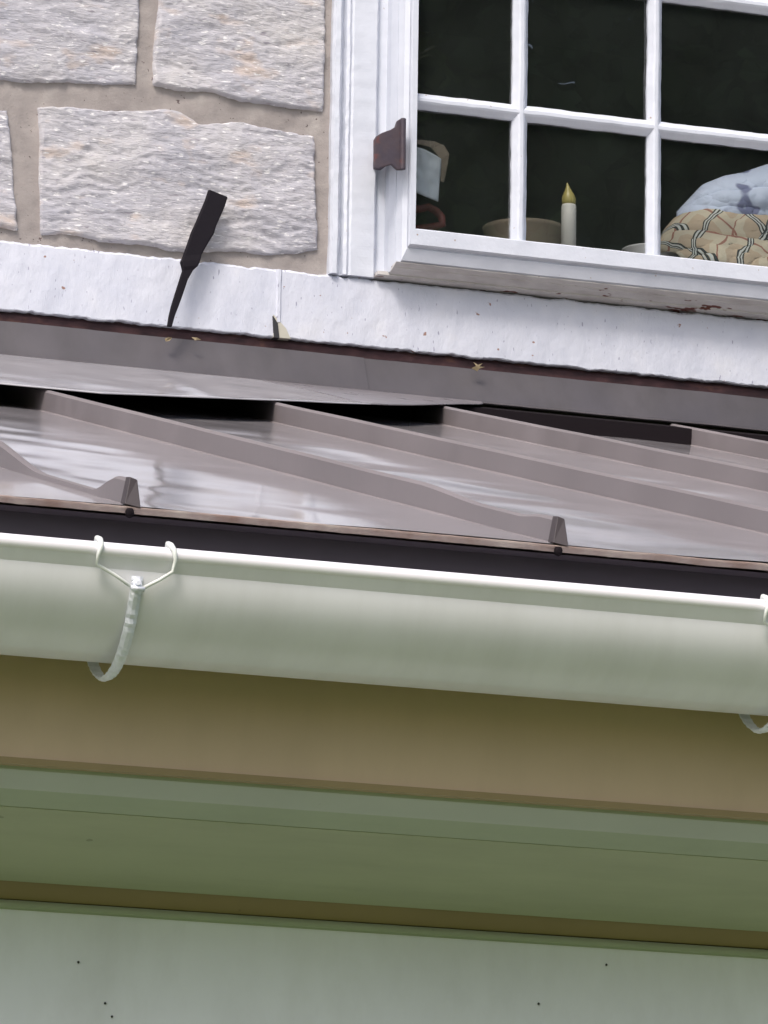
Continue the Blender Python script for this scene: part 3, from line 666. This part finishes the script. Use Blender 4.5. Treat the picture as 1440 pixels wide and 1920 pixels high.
# ------------------------------------------------------------------ bits of debris
def leafbit(x, y, Y, pts, label):
    c = at(x, y, Y); o = empty('dry_leaf', tuple(c), label, 'leaf')
    q = MB(); P_ = [at(a, b_, Y-.002*(i % 2)) for i, (a, b_) in enumerate(pts)]; n = len(P_)
    q.add(P_+[p+Vector((0, .0012, 0)) for p in P_], [tuple(range(n)), tuple(reversed(range(n, 2*n)))]+[(i, (i+1) % n, (i+1) % n+n, i+n) for i in range(n)]); q.build('blade', 'dryleaf', o)
leafbit(895, 688, 7.405, [(884, 690), (893, 686), (888, 679), (896, 684), (905, 681), (899, 687), (909, 688), (899, 691), (895, 696)], 'tiny yellow dry leaf stuck on the dark flashing below the window')
leafbit(318, 636, 7.398, [(309, 635), (316, 632), (323, 633), (318, 639), (311, 640)], 'tiny pale flake below the foot of the black tool')
leafbit(368, 635, 7.398, [(359, 632), (370, 633), (377, 637), (366, 638)], 'tiny brownish flake right of the foot of the black tool')
leafbit(1372, 848, 7.20, [(1363, 846), (1369, 840), (1376, 845), (1382, 850), (1372, 851)], 'tiny orange leaf bit on the roof under the flashing')
# ------------------------------------------------------------------ things on the inner window sill
c = at(1066, 455, 7.50); can = empty('candle', (c.x, 7.50, ZI), 'white battery candle with yellow flame tip standing behind the middle pane', 'candle')
q = MB(); zt = at(1066, 384, 7.50).z; r = .0112
q.lathe((c.x, 7.50, ZI), [(0, 0), (r, 0), (r, zt-ZI-.003), (r*.9, zt-ZI), (r*.5, zt-ZI-.001), (0, zt-ZI-.001)], 28); q.build('candle_stick', 'wax', can, smooth=True)
q = MB(); zf = at(1062, 342, 7.50).z-zt; prof = [(0, 0), (.9, .0), (1.0, .12), (.98, .28), (.8, .45), (.52, .62), (.3, .78), (.16, .92), (0, 1)]
base = len(q.v); q.lathe((c.x, 7.50, zt), [(r*.95*a, zf*b_) for a, b_ in prof], 24)
for v_ in q.v:
    k = (v_.z-zt)/zf; v_.x += -.003*k*k
q.build('flame', 'flame', can, smooth=True)
# wicker dish
c = at(992, 440, 7.60); d_ = empty('basket', (c.x, 7.62, ZI), 'low tan basket rim showing behind the first glazing bar', 'basket')
q = MB(); zr = at(990, 423, 7.6).z-ZI; R_ = .062
q.lathe((c.x, 7.62, ZI), [(R_*.8, 0), (R_, zr-.006), (R_+.002, zr), (R_-.004, zr+.001), (R_*.75, .004), (0, .004)], 36); q.build('dish', 'tan', d_, smooth=True)
# small white saucer
c = at(1205, 468, 7.56); d_ = empty('saucer', (c.x+.02, 7.58, ZI), 'white saucer rim low behind the second glazing bar', 'saucer')
q = MB(); zr = at(1205, 461, 7.56).z-ZI; q.lathe((c.x+.02, 7.58, ZI), [(.02, 0), (.042, zr-.002), (.043, zr), (.038, zr), (.018, .004), (0, .004)], 30); q.build('dish', 'rim', d_, smooth=True)
# pale paper shade with tan rim, and red loop below it, behind the left pane
YL = 7.50
o = empty('paper_shade', tuple(at(790, 380, YL)), 'pale blue crumpled paper shade with tan rim behind the leftmost pane', 'lamp shade')
q = MB()
top = [(745, 268), (775, 273), (800, 282), (826, 298)]; bot = [(745, 352), (775, 358), (795, 368), (820, 378)]
def fn(u, v):
    i = u*3; a = int(min(2, i)); f_ = i-a
    tx = top[a][0]*(1-f_)+top[a+1][0]*f_, top[a][1]*(1-f_)+top[a+1][1]*f_
    bx_ = bot[a][0]*(1-f_)+bot[a+1][0]*f_, bot[a][1]*(1-f_)+bot[a+1][1]*f_
    x = tx[0]*(1-v)+bx_[0]*v; y = tx[1]*(1-v)+bx_[1]*v
    return at(x, y, YL-.03*math.sin(math.pi*(.15+.6*u))+.004*N(u*6, v*5, 2))
q.grid(fn, 24, 20); so_ = q.build('shade', 'paleblue', o, smooth=True, fix=False); mdf = so_.modifiers.new('s', 'SOLIDIFY'); mdf.thickness = .002
q = MB()
strip = [(760, 262, 760, 270), (790, 262, 788, 271), (815, 265, 808, 276), (833, 273, 818, 288), (842, 288, 828, 300), (840, 306, 826, 312), (835, 330, 826, 333), (832, 342, 826, 340)]
for i, (a, b_, c2, d2) in enumerate(strip):
    q.v += [at(a, b_, YL-.015), at(c2, d2, YL-.02), at(c2, d2, YL-.012), at(a, b_, YL-.007)]
for i in range(len(strip)-1):
    for j in range(4): a = i*4+j; b_ = i*4+(j+1) % 4; q.f.append((a, b_, b_+4, a+4))
q.f += [(0, 1, 2, 3), tuple(len(q.v)-4+j for j in range(4))]; q.build('rim', 'tan', o)
o = empty('ribbon_loop', tuple(at(800, 425, 7.52)), 'dull red curled ribbon loop on the sill below the pale paper shade', 'ribbon')
q = MB(); q.tube([at(x, y, 7.52+.01*math.sin(i)) for i, (x, y) in enumerate([(770, 392), (786, 392), (803, 388), (818, 396), (828, 408), (830, 420), (815, 425), (795, 428), (770, 430)])], .006, 10); q.build('ribbon', 'red', o, smooth=True)
# plaid blanket and blue cloth on it
YB = 7.53
o = empty('plaid_blanket', tuple(at(1400, 500, YB)), 'folded beige plaid blanket with black and white checks behind the rightmost pane', 'blanket')
def blob(topl, botl, Y, bulge, name, mt, par, wrin, sc, rot, nu=110, nv=70):
    q = MB(); uvs = []
    def ip(L, x):
        for (xa, ya), (xb, yb) in zip(L, L[1:]):
            if x <= xb: return ya+(yb-ya)*(x-xa)/max(1e-6, xb-xa)
        return L[-1][1]
    X0, X1 = topl[0][0], topl[-1][0]
    def fn(u, v):
        x = X0+(X1-X0)*u; yt = ip(topl, x); yb = ip(botl, x); y = yt+(yb-yt)*v
        bb = math.sqrt(max(0, math.sin(math.pi*min(1, max(0, v*.62+.04)))))*min(1, (u*4+.1))**.5
        fold = wrin*(N(x*.022, y*.05, 3)+.5*N(x*.06+y*.03, y*.12, 6))-wrin*1.6*math.exp(-((v-.36-.25*u)/.05)**2)
        return at(x, y, Y-bulge*bb-fold)
    q.grid(fn, nu, nv)
    ob = q.build(name, mt, par, smooth=True, fix=False); uvl = ob.data.uv_layers.new(name='UVMap')
    for lp in ob.data.loops:
        i = lp.vertex_index; u, v = (i % (nu+1))/nu, (i//(nu+1))/nv
        X_ = u*(X1-X0)/100; Y_ = v*1.35
        X_ += .12*N(u*5, v*4, 3); Y_ += .12*N(u*5, v*4, 7)+.25*math.sin(u*3); ang = rot+.5*(v > .36+.25*u)
        uvl.data[lp.index].uv = ((X_*math.cos(ang)-Y_*math.sin(ang))*sc, (X_*math.sin(ang)+Y_*math.cos(ang))*sc)
    md = ob.modifiers.new('s', 'SOLIDIFY'); md.thickness = .012; md.offset = -1
blob([(1247, 462), (1256, 440), (1272, 420), (1300, 406), (1340, 396), (1400, 396), (1700, 410)], [(1247, 463), (1262, 474), (1300, 490), (1360, 520), (1700, 560)], YB, .07, 'cloth', 'plaid', o, .004, 1.15, .75)
o = empty('blue_cloth', tuple(at(1420, 400, YB)), 'pale blue cloth with grey print lying on the plaid blanket', 'cloth')
blob([(1278, 408), (1300, 385), (1325, 358), (1362, 343), (1392, 338), (1440, 322), (1500, 310), (1700, 330)], [(1278, 409), (1330, 402), (1380, 403), (1440, 404), (1700, 420)], YB+.015, .06, 'cloth', 'bluecloth', o, .008, 1, 0)
# ------------------------------------------------------------------ trees behind the viewer (they reflect in the panes and roof)
def tree(x, y, hgt, cr_, nl, label, seed):
    rnd = random.Random(seed); o = empty('broadleaf_tree', (x, y, 0), label, 'tree', 'trees across the lawn')
    tk = MB(); pts = [Vector((x+.25*math.sin(k), y+.2*math.cos(k*1.3), hgt*.75*k/8)) for k in range(9)]
    tk.tube(pts, [.34*(1-k/11) for k in range(9)], 10)
    for k in range(9):
        a = k*2.4; p0 = pts[3+k % 5]; L = cr_*.75; tk.tube([p0, p0+Vector((math.cos(a)*L*.5, math.sin(a)*L*.5, L*.25)), p0+Vector((math.cos(a)*L, math.sin(a)*L, L*.6))], [.12, .08, .03], 6)
    tk.build('trunk', 'bark', o, smooth=True)
    cl = [(Vector((rnd.gauss(0, .5)*cr_, rnd.gauss(0, .5)*cr_, rnd.uniform(.22, 1.0)*hgt)), rnd.uniform(.28, .5)*cr_) for _ in range(34)]
    q = MB()
    for i in range(nl):
        c, r = cl[rnd.randrange(len(cl))]; d = Vector((rnd.gauss(0, 1), rnd.gauss(0, 1), rnd.gauss(0, 1))).normalized()*r*rnd.random()**.4
        p = Vector((x, y, 0))+c+d
        if p.z < 1.5: continue
        a = Vector((rnd.gauss(0, 1), rnd.gauss(0, 1), rnd.gauss(0, .6))).normalized()*rnd.uniform(.07, .16); b_ = a.orthogonal().normalized(); b_.rotate(Matrix.Rotation(rnd.uniform(0, 6), 3, a)); b_ *= a.length*.5
        k = len(q.v); q.v += [p-a, p+b_, p+a, p-b_]; q.f.append((k, k+1, k+2, k+3))
    q.build('crown', 'leaf', o, fix=False)
lab = ['tall dark green broadleaf tree across the lawn, behind the viewer, nearest the house line', 'round dense broadleaf tree across the lawn facing the window', 'highest broadleaf tree in the middle of the row across the lawn', 'narrow dark broadleaf tree right of the highest one across the lawn', 'broad spreading tree at the far right of the row across the lawn', 'younger tree set back behind the row across the lawn']
for k, (x, y, h_, r_) in enumerate([(5.0, -12.5, 11.5, 2.8), (8.2, -13, 13.5, 3.0), (11.6, -13, 15, 3.2), (15.2, -13, 14, 3.0), (19.0, -12, 12, 3.2), (11.5, -17, 17, 3.8)]):
    tree(x, y, h_, r_, 26000, lab[k], 50+k)
